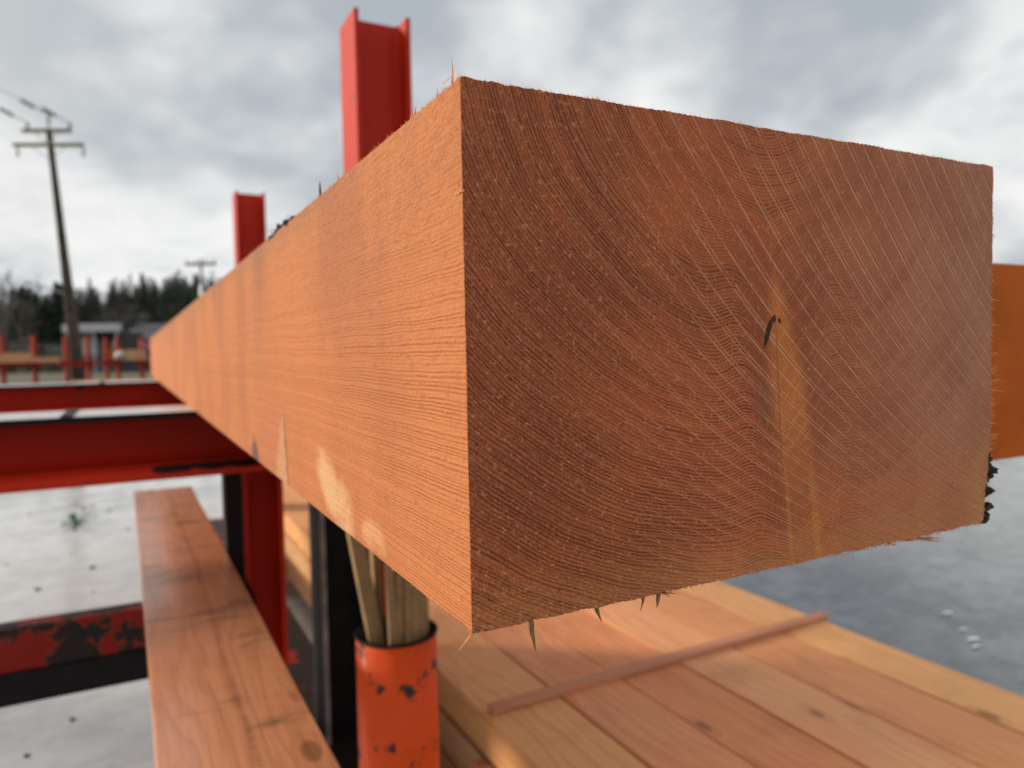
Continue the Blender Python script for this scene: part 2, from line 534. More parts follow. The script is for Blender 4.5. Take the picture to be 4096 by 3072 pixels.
def mat_grass_ground():
    m, t, b = new_mat('rough_winter_grass')
    P = t.coord()
    n = t.noise(P, 0.25, 5, 0.6)
    n2 = t.noise(P, 2.5, 4, 0.65)
    c = t.mix(n2.ss(0.3, 0.7), (0.058, 0.062, 0.030), (0.105, 0.098, 0.060))
    c = t.mix(n.ss(0.45, 0.65) * 0.7, c, (0.070, 0.055, 0.042))
    setin(t, b, 'Base Color', c)
    setin(t, b, 'Roughness', 0.95)
    return m


M = dict(
    end=mat_end_grain(), side=mat_beam_side(),
    fuzz=mat_plain('pale_wood_fibre', (0.86, 0.50, 0.27), 0.8, 0.2, 300, transl=0.6),
    fibre_dark=mat_plain('weathered_bark_fibre', (0.21, 0.135, 0.068), 0.85, 0.4, 260),
    bark=mat_plain('dark_mossy_bark', (0.040, 0.034, 0.026), 0.95, 0.5, 300),
    board=mat_lumber('sawn_fir_board', (0.70, 0.415, 0.205), (0.58, 0.270, 0.140), (0.40, 0.165, 0.075), 0.6, 0.12),
    plank=mat_lumber('wet_stained_plank', (0.60, 0.270, 0.130), (0.56, 0.235, 0.115), (0.36, 0.130, 0.060), 0.5, 1.0, 0.75),
    lath=mat_lumber('reddish_lath', (0.60, 0.285, 0.165), (0.56, 0.25, 0.145), (0.42, 0.17, 0.09), 0.65),
    stick=mat_lumber('weathered_sticker', (0.40, 0.265, 0.135), (0.33, 0.20, 0.10), (0.20, 0.12, 0.06), 0.8),
    timber=mat_lumber('dark_orange_timber', (0.52, 0.20, 0.055), (0.48, 0.17, 0.045), (0.33, 0.10, 0.025), 0.6),  # dark orange base with darker grain
    timber_end=mat_end_lumber('timber_end_rings', (0.52, 0.130, 0.016), (0.32, 0.060, 0.006)),
    board_end=mat_end_lumber('board_end_rings', (0.62, 0.35, 0.17), (0.42, 0.19, 0.09)),
    red=mat_paint('red_painted_steel', (0.50, 0.024, 0.006), 0.68, 0.03, 0.5),
    red_worn=mat_paint('worn_red_painted_steel', (0.26, 0.014, 0.006), 0.505, 0.04, 0.55, scale=11.0, bare=(0.014, 0.012, 0.012)),
    red_dark=mat_paint('mostly_black_red_steel', (0.30, 0.016, 0.008), 0.40, 0.05, 0.55, bare=(0.012, 0.010, 0.010)),  # mostly black with patches of red, for the low beams
    far_red=mat_paint('dull_red_painted_steel', (0.40, 0.040, 0.016), 0.64, 0.03, 0.6),
    orange=mat_paint('orange_red_painted_pipe', (0.80, 0.090, 0.014), 0.605, 0.06, 0.55, scale=17.0),
    steel=mat_bare_steel('sky_sheen_bare_steel'),
    black=mat_plain('black_bare_steel', (0.0065, 0.0055, 0.006), 0.62, 0.4, 20),
    edge_steel=mat_plain('sky_lit_steel_edge', (0.20, 0.18, 0.17), 0.45, 0.35, 30, 0.3),
    yard=mat_yard(), glare_pale=mat_yard('wet_glare_pale_paving', (0.40, 0.405, 0.41), (0.52, 0.525, 0.53), (0.20, 0.205, 0.21), 2.3), grass=mat_grass_ground(),
    hill=mat_plain('brown_brush_slope', (0.060, 0.048, 0.038), 0.95, 0.35, 0.4),
    hillwood=mat_plain('dark_wooded_slope', (0.034, 0.036, 0.028), 0.95, 0.4, 0.3),
    pole=mat_plain('tarred_pole_wood', (0.075, 0.060, 0.046), 0.9, 0.35, 3),
    arm=mat_plain('lichen_green_crossarm', (0.235, 0.230, 0.115), 0.85, 0.25, 4),
    insul=mat_plain('grey_insulator', (0.26, 0.26, 0.20), 0.4, 0.2, 8),
    wire=mat_plain('grey_cable', (0.22, 0.23, 0.24), 0.5, 0.1, 5),
    needle=mat_plain('dark_conifer_needles', (0.026, 0.042, 0.028), 0.9, 0.5, 0.9),
    needle2=mat_plain('deep_green_needles', (0.034, 0.046, 0.036), 0.9, 0.5, 0.6),
    bare=mat_plain('grey_brown_twigs', (0.135, 0.115, 0.100), 0.9, 0.3, 2),
    trunk=mat_plain('tree_bark', (0.060, 0.048, 0.040), 0.95, 0.3, 3),
    white=mat_plain('white_painted_metal', (0.50, 0.51, 0.55), 0.5, 0.08, 0.8),
    greyroof=mat_plain('grey_violet_roof', (0.085, 0.082, 0.100), 0.7, 0.2, 1.0),
    dkwall=mat_plain('dark_wall', (0.055, 0.052, 0.052), 0.8, 0.2, 1.0),
    greywall=mat_plain('grey_wall', (0.115, 0.112, 0.112), 0.8, 0.2, 1.0),
    glass=mat_plain('dark_window_glass', (0.03, 0.035, 0.04), 0.15, 0.1, 1.0),
    wrap=mat_plain('pale_plastic_wrap', (0.50, 0.49, 0.50), 0.4, 0.3, 5.0),
    pink=mat_plain('pink_ribbon', (0.66, 0.16, 0.28), 0.6, 0.1, 5.0),
    leaf=mat_plain('green_weed_leaf', (0.045, 0.150, 0.060), 0.6, 0.3, 40, transl=0.3),
    chip=mat_plain('white_paint_scrap', (0.78, 0.79, 0.80), 0.6, 0.08, 30),
    zinc=mat_plain('galvanised_steel', (0.42, 0.44, 0.46), 0.4, 0.12, 3.0, 0.5),
)


# ---------------------------------------------------------------- mesh helpers
class MB:
    def __init__(s):
        s.v, s.f, s.mi = [], [], []

    def add(s, verts, faces, mi=0):
        k = len(s.v)
        s.v += [tuple(map(float, p)) for p in verts]
        s.f += [tuple(i + k for i in f) for f in faces]
        s.mi += [mi] * len(faces) if isinstance(mi, int) else list(mi)
        return s

    def box(s, x0, x1, y0, y1, z0, z1, mi=0):
        return s.add([(x0, y0, z0), (x1, y0, z0), (x1, y1, z0), (x0, y1, z0), (x0, y0, z1), (x1, y0, z1), (x1, y1, z1), (x0, y1, z1)],
                     [(0, 3, 2, 1), (4, 5, 6, 7), (0, 1, 5, 4), (1, 2, 6, 5), (2, 3, 7, 6), (3, 0, 4, 7)], mi)

    def tube(s, pts, rad, n=8, mi=0, caps=True):
        pts = [Vector(p) for p in pts]
        if isinstance(rad, (int, float)):
            rad = [rad] * len(pts)
        rings, ref = [], None
        for i, p in enumerate(pts):
            d = (pts[min(i + 1, len(pts) - 1)] - pts[max(i - 1, 0)]).normalized()
            if ref is None:
                ref = d.cross(Vector((0.13, 0.97, 0.2)))
                if ref.length < 1e-3:
                    ref = d.cross(Vector((1, 0, 0)))
            a = (ref - d * ref.dot(d)).normalized()
            ref = a
            b_ = d.cross(a)
            rings.append([p + (a * math.cos(2 * math.pi * k / n) + b_ * math.sin(2 * math.pi * k / n)) * rad[i] for k in range(n)])
        vs = [q for r in rings for q in r]
        fs = []
        for i in range(len(rings) - 1):
            for k in range(n):
                fs.append((i * n + k, i * n + (k + 1) % n, (i + 1) * n + (k + 1) % n, (i + 1) * n + k))
        if caps:
            fs.append(tuple(range(n - 1, -1, -1)))
            fs.append(tuple((len(rings) - 1) * n + k for k in range(n)))
        return s.add(vs, fs, mi)

    def prism(s, prof, a0, a1, mapf, mi=0, side_mi=None, cap_mi=None):
        """prof: closed 2-D profile, extruded from a0 to a1; mapf(a, p, q) gives the point."""
        n = len(prof)
        vs = [mapf(a0, *p) for p in prof] + [mapf(a1, *p) for p in prof]
        fs, ms = [], []
        for k in range(n):
            fs.append((k, (k + 1) % n, n + (k + 1) % n, n + k))
            ms.append(side_mi[k] if side_mi else mi)
        fs += [tuple(range(n - 1, -1, -1)), tuple(range(n, 2 * n))]
        ms += [mi if cap_mi is None else cap_mi] * 2
        return s.add(vs, fs, ms)

    def mesh(s, name, mats, smooth=False, bevel=0.0):
        me = bpy.data.meshes.new(name)
        me.from_pydata(s.v, [], s.f)
        for mt in (mats if isinstance(mats, (list, tuple)) else [mats]):
            me.materials.append(mt)
        me.polygons.foreach_set('material_index', s.mi)
        bm = bmesh.new()
        bm.from_mesh(me)
        bmesh.ops.recalc_face_normals(bm, faces=bm.faces)
        if bevel:
            bmesh.ops.bevel(bm, geom=[e for e in bm.edges if len(e.link_faces) == 2 and e.calc_face_angle(0) > 0.6],
                            offset=bevel, segments=2, profile=0.6, affect='EDGES')
        bm.to_mesh(me)
        bm.free()
        if smooth:
            me.shade_smooth()
        return me

    def build(s, name, mats, parent=None, smooth=False, bevel=0.0, loc=None):
        return link(name, s.mesh(name, mats, smooth, bevel), parent, loc)


def link(name, me, parent=None, loc=None):
    o = bpy.data.objects.new(name, me)
    COL.objects.link(o)
    if parent:
        o.parent = parent
        o.location = loc if loc is not None else -parent.location
    elif loc is not None:
        o.location = loc
    return o


def tag(o, label=None, cat=None, group=None, kind=None):
    if label: o['label'] = label
    if cat: o['category'] = cat
    if group: o['group'] = group
    if kind: o['kind'] = kind
    return o


def thing(name, loc, label, cat, group=None, rz=0.0):
    e = bpy.data.objects.new(name, None)
    e.empty_display_size = 0.1
    e.location = Vector(loc)
    e.rotation_euler.z = rz
    COL.objects.link(e)
    return tag(e, label, cat, group)


def copy_tree(o, parent=None):
    c = o.copy()
    COL.objects.link(c)
    c.parent = parent
    for ch in o.children:
        copy_tree(ch, c)
    return c


def iprof(w_, d_, tf, tw):
    """I-section: flanges of width w_ (first axis), depth d_ (second axis), centred."""
    a, h = w_ / 2, d_ / 2
    t = tw / 2
    f = min(0.012, (a - t) * 0.3)
    return [(-a, -h), (a, -h), (a, -h + tf), (t + f, -h + tf), (t, -h + tf + f), (t, h - tf - f), (t + f, h - tf), (a, h - tf),
            (a, h), (-a, h), (-a, h - tf), (-t - f, h - tf), (-t, h - tf - f), (-t, -h + tf + f), (-t - f, -h + tf), (-a, -h + tf)]


GZ = -1.2     # yard level; the rack deck is z = 0

# ================================================================= THE SETTING
g = MB().add([(-900, -300, GZ - 0.03), (900, -300, GZ - 0.03), (900, 1500, GZ - 0.03), (-900, 1500, GZ - 0.03)], [(0, 1, 2, 3)])
tag(g.build('ground', M['grass']), kind='structure')
g = MB().add([(-45, -25, GZ - .004), (60, -25, GZ - .004), (60, 22, GZ - .004), (-45, 27, GZ - .004)], [(0, 1, 2, 3)])
tag(g.build('yard_pavement', M['yard']), kind='structure')
g = MB().add([(-14, -8, GZ), (1.3, -8, GZ), (1.3, 19, GZ), (-14, 19, GZ)], [(0, 1, 2, 3)])  # added pale sheet: glare on the wet left ground put into its colour
tag(g.build('glare_paving', M['glare_pale']), kind='structure')


def hill_mesh():
    xs = np.linspace(-110, 130, 61)
    ys = np.linspace(75, 240, 34)
    h = np.zeros((len(ys), len(xs)))
    for j, yy in enumerate(ys):
        tt = np.clip((yy - 75) / 70, 0, 1)
        t_ = tt * tt * (3 - 2 * tt)
        h[j] = t_ * (6.4 + 4.6 * np.exp(-((xs - 10) / 24) ** 2) + 1.0 * np.exp(-((xs + 45) / 30) ** 2) + 0.7 * np.sin(xs * 0.11))
    vs = [(x, y, GZ - 0.4 + h[j, i] + random.uniform(-.15, .15)) for j, y in enumerate(ys) for i, x in enumerate(xs)]
    n = len(xs)
    fs = [(j * n + i, j * n + i + 1, (j + 1) * n + i + 1, (j + 1) * n + i) for j in range(len(ys) - 1) for i in range(n - 1)]
    return MB().add(vs, fs), xs, ys, h


hb, HX, HY, HH = hill_mesh()
tag(hb.build('hillside', M['hillwood'], smooth=True), kind='structure')


def hill_z(x, y):
    i = int(np.clip(np.searchsorted(HX, x) - 1, 0, len(HX) - 2))
    j = int(np.clip(np.searchsorted(HY, y) - 1, 0, len(HY) - 2))
    if y < HY[0]:
        return GZ - 0.1
    return GZ - 0.5 + float(HH[j, i])


# ================================================================= THE BIG BEAM
BW, BH, BL = 0.409, 0.254, 5.35
beam = thing('timber_beam', (BW / 2, BL / 2, 0), 'huge square-sawn reddish timber beam with its rough end grain facing the viewer', 'beam')


def build_beam():
    ds = 0.0013
    pts, nrm, edge = [], [], []

    def seg(a, b, n, e):
        L = math.hypot(b[0] - a[0], b[1] - a[1])
        k = max(2, int(L / ds))
        for i in range(k):
            q = i / k
            pts.append((a[0] + (b[0] - a[0]) * q, a[1] + (b[1] - a[1]) * q))
            nrm.append(n)
            edge.append(e)
    c = 0.0007
    seg((c, 0), (BW - 0.0075, 0.0015), (0, -1), 'b')
    seg((BW - 0.0075, 0.0015), (BW - 0.002, 0.045), (0.95, -0.3), 'w')
    seg((BW - 0.002, 0.045), (BW, 0.06), (1, 0), 'r')
    seg((BW, 0.06), (BW, BH - c), (1, 0), 'r')
    seg((BW, BH - c), (BW - c, BH), (0.7, 0.7), 'c')
    seg((BW - c, BH), (c, BH), (0, 1), 't')
    seg((c, BH), (0, BH - c), (-0.7, 0.7), 'c')
    seg((0, BH - c), (0, c), (-1, 0), 'l')
    seg((0, c), (c, 0), (-0.7, -0.7), 'c')
    n = len(pts)
    amp = np.array([{'b': .00055, 'w': .0012, 'r': .00042, 't': .00042, 'l': .00010, 'c': .0002}[e] for e in edge])
    P = np.array(pts)
    N = np.array(nrm)
    ys = [0, .0012, .003, .006, .010, .016, .024, .034, .048, .066, .09, .12, .155, .195, .24, .29, .35, .42, .5, .62, .8, 1.1, 1.6, 2.4, 3.4, 4.4, BL]
    vs = []
    prev = rng.normal(0, 1, n)
    ker = np.ones(7) / 7
    for j, yy in enumerate(ys):
        nz = rng.normal(0, 1, n)
        prev = prev * 0.55 + nz * 0.6
        sm = np.convolve(np.r_[prev[-3:], prev, prev[:3]], ker, 'valid')
        d = (prev * 0.55 + sm * 1.6) * amp
        if j == 0:
            d = d * 0.9 - 0.0001
        q = P + N * d[:, None]
        vs += [(a, yy, b) for a, b in q]
    fs, ms = [], []
    for j in range(len(ys) - 1):
        for i in range(n):
            fs.append((j * n + i, j * n + (i + 1) % n, (j + 1) * n + (i + 1) % n, (j + 1) * n + i))
    body = MB().add(vs, fs + [tuple((len(ys) - 1) * n + i for i in range(n))], 0)
    body.build('body', M['side'], beam)
    cap = MB().add([vs[i] for i in range(n)], [tuple(range(n))])
    cap.v = [(a, -0.0002, b) for a, _, b in cap.v]
    cap.build('end_face', M['end'], beam)


build_beam()


class Hair:
    def __init__(s):
        s.b = MB()

    def spike(s, p, d, L, w_, bend=0.3, seg=2):
        d = Vector(d).normalized()
        p = Vector(p)
        side = Vector((random.uniform(-1, 1), random.uniform(-1, 1), random.uniform(-1, 1))).cross(d).normalized() * bend
        pts, rs = [], []
        for i in range(seg + 1):
            q = i / seg
            pts.append(p + d * (L * q) + side * (L * q * q))
            rs.append(w_ * (1 - q) ** 0.7 + w_ * 0.06)
        s.b.tube(pts, rs, 3, caps=False)


h = Hair()
R_ = random.uniform
for _ in range(420):      # right arris
    z = random.betavariate(1.4, 1.8) * 0.235 + 0.012
    L = 0.0009 + random.expovariate(1 / 0.0011)
    h.spike((BW - 0.0004, R_(0, .0035), z), (1, R_(-.5, .3), R_(-.5, .35)), min(L, .006), 0.00022)
for z0, k in ((.062, 8), (.073, 9), (.082, 9), (.091, 9), (.10, 9), (.110, 8), (.122, 4), (.14, 5), (.158, 5), (.176, 7), (.205, 3), (.05, 5)):
    for _ in range(k):
        h.spike((BW - .0006, R_(0, .003), z0 + R_(-.004, .004)), (1, R_(-.25, .2), R_(-.2, .1)), R_(.004, .0115), .00042, .35, 3)
for _ in range(1300):     # top arris of the end
    L = 0.0004 + random.expovariate(1 / 0.0005)
    h.spike((R_(0, BW), R_(0, .002), BH - .0003), (R_(-.7, .7), R_(-.5, .3), 1), min(L, .0030), 0.00012)
for x0 in (.071, .069, .074, .12, .166, .29, .33, .345):
    for _ in range(7):
        h.spike((x0 + R_(-.003, .003), R_(0, .002), BH - .0004), (R_(-1, 1), R_(-.5, .3), .8), R_(.001, .0028), .00022, .6)
for _ in range(900):      # bottom arris of the end
    L = 0.0003 + random.expovariate(1 / 0.0006)
    h.spike((R_(0, BW - .008), R_(0, .003), .0003), (R_(-.8, .8), R_(-.6, .2), -1), min(L, .0035), 0.00016)
for _ in range(700):      # top arris along the lit side
    yv = random.random() ** 1.6 * 0.75
    L = 0.0005 + random.expovariate(1 / 0.0007)
    h.spike((R_(0, .002), yv, BH - .0003), (R_(-.9, .3), R_(-1, .4), 1), min(L, .0042), 0.00016)
for _ in range(350):      # bottom arris along the lit side
    h.spike((R_(0, .002), random.random() ** 1.5 * .6, .0003), (R_(-.6, .6), R_(-.8, .4), -1), min(.0004 + random.expovariate(1 / .0005), .003), 0.00014)
for _ in range(320):      # front left arris
    h.spike((.0002, R_(0, .0012), R_(.003, BH - .003)), (-1, R_(-.9, .2), R_(-.5, .5)), .0002 + random.expovariate(1 / .00035), .00012)
for _ in range(5200):     # nap on the lit side
    yv = random.random() ** 1.5 * 0.62
    zv = random.random() ** 0.8 * BH
    h.spike((0.0001, yv, zv), (R_(-.55, -.15), R_(-1, .6), R_(-.7, .9)), R_(.0007, .0026), 0.00009, .9)
for _ in range(900):      # stray fibres on the sawn end
    xv = random.random() ** 1.3 * BW
    h.spike((xv, -.0002, R_(.003, BH - .003)), (R_(-.2, 1), -.35, R_(-1, .2)), R_(.0006, .0022), .00008, .5)
fo = h.b.build('fibre_nap', M['fuzz'], beam)
tag(fo, kind='stuff')


def splinter(p, d, L, w_, mat, bend=0.1, flat=False):
    d = Vector(d).normalized()
    p = Vector(p)
    side = d.cross(Vector((0.2, 1, 0.1))).normalized()
    n = 6
    pts = [p + d * (L * i / n) + side * (L * bend * (i / n) ** 2 + R_(-.0002, .0002)) for i in range(n + 1)]
    rs = [w_ * (1 - (i / n) ** 2.2) * R_(.85, 1.15) + w_ * 0.08 for i in range(n + 1)]
    return MB().tube(pts, rs, 5).build('splinter', mat, beam, smooth=True)


splinter((.0006, .0105, .2525), (.05, -.12, 1), .0135, .00042, M['fuzz'])
splinter((-.0002, .020, .2572), (.05, -1, -.05), .016, .00018, M['fuzz'])
splinter((.0005, .273, .253), (0, -.45, 1), .0125, .0011, M['fibre_dark'])
splinter((.0005, .216, .2535), (0, .3, 1), .0065, .0006, M['fuzz'])
splinter((.0005, .060, .2535), (0, -.6, .8), .006, .0005, M['fuzz'])
splinter((.0005, .066, .2535), (0, -.8, .5), .007, .0006, M['fuzz'])
splinter((.0005, .029, .2535), (0, -.5, .9), .005, .0003, M['fuzz'])
splinter((.0002, .0075, .2030), (-.03, -.95, -.05), .0105, .0009, M['fuzz'])
splinter((.0322, .002, .0005), (.10, 0, -1), .0170, .00125, M['fibre_dark'], .06)
splinter((.0702, .002, .0005), (.32, 0, -1), .0098, .0011, M['fibre_dark'], .05)
splinter((.1012, .002, .0000), (-.42, 0, -1), .0085, .0006, M['fibre_dark'], .05)
splinter((.1108, .002, .0000), (-.18, 0, -1), .0082, .0012, M['fibre_dark'], .02)
splinter((.1135, .002, -.0005), (1, 0, -.22), .0095, .00045, M['fibre_dark'], .02)
splinter((.1120, .002, .0000), (1, 0, -.55), .0075, .0004, M['fibre_dark'], .02)
splinter((.0985, .002, .0002), (.6, 0, -1), .0045, .0004, M['fibre_dark'], .05)
splinter((.0008, .001, .0002), (-.75, 0, -.7), .0110, .00045, M['fuzz'], .03)
splinter((.330, .002, -.0004), (1, 0, -.15), .0250, .0009, M['fuzz'], .02)
splinter((.332, .002, -.0010), (1, 0, -.26), .0240, .0007, M['fuzz'], .04)
splinter((.300, .002, .0002), (1, 0, -.32), .0095, .0006, M['fuzz'], .02)
splinter((.318, .002, -.0003), (1, 0, -.10), .0160, .0007, M['fuzz'], .02)


def lump(b, c, r, n=26, seed=0):
    """Rough crumb of bark: jittered icosphere-like blob."""
    rr = random.Random(seed)
    bm = bmesh.new()
    bmesh.ops.create_icosphere(bm, subdivisions=2, radius=1)
    vs = [Vector(v.co) for v in bm.verts]
    fs = [tuple(v.index for v in f.verts) for f in bm.faces]
    bm.free()
    vs = [Vector((v.x * r[0], v.y * r[1], v.z * r[2])) * rr.uniform(.65, 1.25) + Vector(c) for v in vs]
    b.add(vs, fs)


bk = MB()
for i in range(90):
    z = R_(.001, .048)
    lump(bk, (BW - .0050 + z * .10 + R_(0, .0030), R_(.001, .03), z), (R_(.0016, .0040), R_(.003, .007), R_(.0022, .0050)), seed=i)
bko = bk.build('bark', M['bark'], beam)
tag(bko, 'dark strip of bark left on the lower right arris')
for k in range(7):
    splinter((BW - .001, R_(.001, .02), R_(.004, .05)), (1, R_(-.2, .2), R_(-.5, .3)), R_(.004, .009), .0004, M['bark'])
bk = MB()
for i in range(46):
    yv = R_(.37, .50)
    lump(bk, (R_(0, .006), yv, BH + R_(-.002, .002) + .002 * math.exp(-((yv - .45) / .025) ** 2)), (R_(.001, .003), R_(.002, .008), R_(.001, .0032)), seed=100 + i)
for i in range(14):
    bk.tube([(R_(0, .004), .45 + R_(-.05, .05), BH), (R_(-.002, .004), .45 + R_(-.06, .06), BH + R_(.004, .009))], [.0004, .0001], 3)
bko = bk.build('bark', M['bark'], beam)
tag(bko, 'crumbs of dark bark on the upper left arris')


# ================================================================= THE STEEL RACK
rack = thing('lumber_rack', (0, 1.7, GZ), 'red-painted steel lumber rack of I-beam rails and upright posts under the big beam', 'rack')
mapx = lambda a, p, q: (a, p, q)
mapz = lambda a, p, q: (p, q, a)
mapy = lambda a, p, q: (p, a, q)


def rail(name, yc, ztop, x0, x1, wid, dep, mat, top_mat, parent=rack, tf=.014):
    pr = iprof(wid, dep, tf, .011)
    sm = [0] * len(pr)
    sm[8] = 1                      # top of the upper flange
    sm[7] = 2                      # its edge towards -y/+y
    sm[9] = 2
    b = MB().prism([(p + yc, q + ztop - dep / 2) for p, q in pr], x0, x1, mapx, 0, sm)
    return b.build(name, [mat, top_mat, M['black']], parent)


def hpost(name, x0, x1, y0, y1, z0, z1, mats, parent=rack, tf=.012, tw=.009):
    """H-section upright; flanges face -x and +x, the web faces -y."""
    pr = [(q + (x0 + x1) / 2, p + (y0 + y1) / 2) for p, q in iprof(y1 - y0, x1 - x0, tf, tw)]
    b = MB().prism(pr, z0, z1, mapz)
    return b.build(name, mats, parent)


def mat_rail():
    return M['red_worn']


rail('rail', 1.715, 0.0, -2.6, 1.35, .25, .137, M['red'], M['steel'])
rail('rail', 4.13, 0.0, -2.6, 1.35, .25, .137, M['red'], M['steel'])
for yc in (1.715, 4.13):
    hpost('post', .428, .584, yc - .075, yc + .075, .001, 1.045, M['red'])
# weld seam dark marks on the rail tops
for yc in (1.715, 4.13):
    MB().box(-.275, -.252, yc - .124, yc + .124, .0006, .0030).build('weld_seam', M['black'], rack)
# worn strip of bare steel on the lower flange near the column
MB().box(-2.59, .205, 1.455, 1.5895, -.137, -.1245).build('bearing_plate', M['red'], rack)


def scar():
    n = 30
    top, bot = [], []
    for i in range(n + 1):
        x = -.098 + i / n * .30
        e = .028 if i == 0 else .010 if i == 1 else 0
        top.append((x, 1.588 - R_(0, .004) - e, -.1239))
        lo = 1.4555 + e
        if 4 < i < 24:
            lo += max(0, math.sin(i * .9)) * .040 + R_(0, .012)
        bot.append((x, lo, -.1239))
    vs = top + bot
    MB().add(vs, [(i, i + 1, n + 2 + i, n + 1 + i) for i in range(n)]).build('bare_patch', M['black'], rack)


scar()
for yc in (1.715, 4.13):
    z0, z1 = GZ + .152, -.1375
    y0, y1 = yc - .115, yc + .04
    if yc < 2:
        hpost('column', .101, .198, y0, y1, z0, z1, M['red'])
        MB().prism([(.060, y0 - .004), (.100, y0 - .004), (.100, y0 + .004), (.068, y0 + .004), (.068, y0 + .06), (.060, y0 + .06)], z0, z1, mapz).build('angle_brace', M['black'], rack)
        hpost('column', .284, .408, y0 - .015, y0 + .115, z0, z1, M['black'])
        MB().box(.2835, .2965, y0 - .0185, y0 - .0152, z0, z1).build('flange_edge', M['edge_steel'], rack)  # grey strip: sky light on the flange's front edge, put into its colour
        lr = MB().box(-2.39, .055, 1.405, 1.458, -.484, -.3965).build('lower_rail', M['red_worn'], rack, bevel=.004)
        MB().box(-2.39, .055, 1.402, 1.470, -.548, -.4845).build('under_channel', M['black'], lr, loc=(0, 0, 0))
        MB().box(.0555, .0995, 1.41, y0 - .0042, -.54, -.42).build('bracket', M['black'], rack)
    hpost('column', .428, .584, yc - .075, yc + .075, z0, z1, M['red'])
    for x0 in (-2.4,):
        hpost('column', x0, x0 + .156, yc - .075, yc + .075, GZ + .001, z1, M['red_worn'])
    MB().prism([(p + yc - .02, q + GZ + .0765) for p, q in iprof(.16, .15, .012, .01)], .03, .592, mapx).build('foot_beam', M['red_dark'], rack)
# long base beam along the rack
MB().prism([(p + .325, q + GZ + .235) for p, q in iprof(.15, .148, .012, .01)], -1.6, 4.6, mapy).build('base_beam', M['red_dark'], rack)


# ---------------------------------------------------------------- pipe with stickers
pipe = thing('pipe_sleeve', (.285, .985, -.89), 'orange-red painted steel pipe with chipped paint, holding a bundle of sticks', 'pipe')
n = 40
pr, pi_ = .0745, .0665
vs, fs = [], []
zt = -.386
for (r, z) in ((pr, -.889), (pr, -.60), (pr, zt), (pi_, zt), (pi_, -.80)):
    for k in range(n):
        a = 2 * math.pi * k / n
        dz = random.uniform(-.0012, .0012) if z == zt else 0
        vs.append((.285 + r * math.cos(a), .985 + r * math.sin(a), z + dz))
for j in range(4):
    for k in range(n):
        fs.append((j * n + k, j * n + (k + 1) % n, (j + 1) * n + (k + 1) % n, (j + 1) * n + k))
MB().add(vs, fs, [0] * n * 2 + [1] * n * 2).build('tube', [M['orange'], M['black']], pipe, smooth=False)
bpy.data.objects['tube'].data.shade_smooth()
ring = [(.285 + pr * math.cos(2 * math.pi * k / n), .985 + pr * math.sin(2 * math.pi * k / n), zt + .0005) for k in range(n + 1)]
MB().tube(ring, .0028, 6, caps=False).build('rim', M['black'], pipe, smooth=True)

STK = [(-.050, -.004, -.085, 0.0, .34), (-.022, -.045, -.012, 0.02, .345), (-.008, -.040, .010, .01, .33), (.007, -.047, .006, .02, .35), (.022, -.040, .012, .0, .34),
       (.037, -.032, .010, .02, .33), (.050, -.018, .012, .02, .345), (-.012, -.018, .0, .0, .34), (.012, -.014, .0, .0, .335), (.034, .0, .01, .0, .34), (-.03, .01, -.02, .0, .33), (.055, .005, .012, .0, .33), (.0, .02, .0, .0, .34), (.025, .03, .0, .0, .33), (.043, -.008, .014, .01, .35)]
for i, (dx, dy, lx, ly, L) in enumerate(STK):
    if i == 0:
        lab = 'slim wooden stick leaning left out of the orange pipe, apart from its bundle'
        wx, wy = .013, .010
    else:
        lab = 'thin weathered wooden stick in the upright bundle standing in the orange pipe'
        wx, wy = .0068, .011
    b = MB().box(-wx, wx, -wy, wy, 0, L + .22)
    o = b.build('wooden_stick', M['stick'], None, bevel=.001)
    o.location = (.285 + dx - lx * .5, .985 + dy, -.386 - .21)
    o.rotation_euler = (-ly, lx * 1.9, R_(-.15, .15) if i else 0)
    tag(o, lab, 'stick', 'sticks standing in the orange pipe')


# ---------------------------------------------------------------- plank on the lower rail
def board(name, x0, x1, y0, y1, z0, z1, mats, label, cat, group=None, bevel=.003, warp=0.0):
    cx, cy = (x0 + x1) / 2, (y0 + y1) / 2
    b = MB()
    ns = max(2, int((y1 - y0) / .35))
    sec = []
    for i in range(ns + 1):
        q = i / ns
        yy = y0 - cy + (y1 - y0) * q
        j = lambda a=.0012: random.uniform(-a, a) * (1 if warp else 0)
        sec.append([(x0 - cx + j(), yy, 0 + j(.0005)), (x1 - cx + j(), yy, 0 + j(.0005)), (x1 - cx + j(), yy, z1 - z0 + j(.0008)), (x0 - cx + j(), yy, z1 - z0 + j(.0008))])
    vs = [p for s_ in sec for p in s_]
    fs, ms = [], []
    for i in range(ns):
        for k in range(4):
            fs.append((i * 4 + k, i * 4 + (k + 1) % 4, i * 4 + 4 + (k + 1) % 4, i * 4 + 4 + k))
            ms.append(0)
    fs += [(3, 2, 1, 0), tuple(ns * 4 + k for k in range(4))]
    ms += [1, 1]
    b.add(vs, fs, ms)
    o = b.build(name, mats, None, bevel=bevel, loc=(cx, cy, z0))
    return tag(o, label, cat, group)


o = board('wet_plank', -.130, .060, -1.9, 2.64, -.396, -.350, [M['plank'], M['board_end']],
          'wet stained reddish plank lying on the low red rail, left of the big beam', 'plank', warp=1)
o.rotation_euler.z = .006
o.location.x += .006

# ---------------------------------------------------------------- second timber on the rack
board('squared_timber', .628, 1.06, .155, 5.2, .001, .2155, [M['timber'], M['timber_end']],
      'dark orange squared timber with its ringed end just showing at the right edge', 'timber', bevel=.002, warp=1)

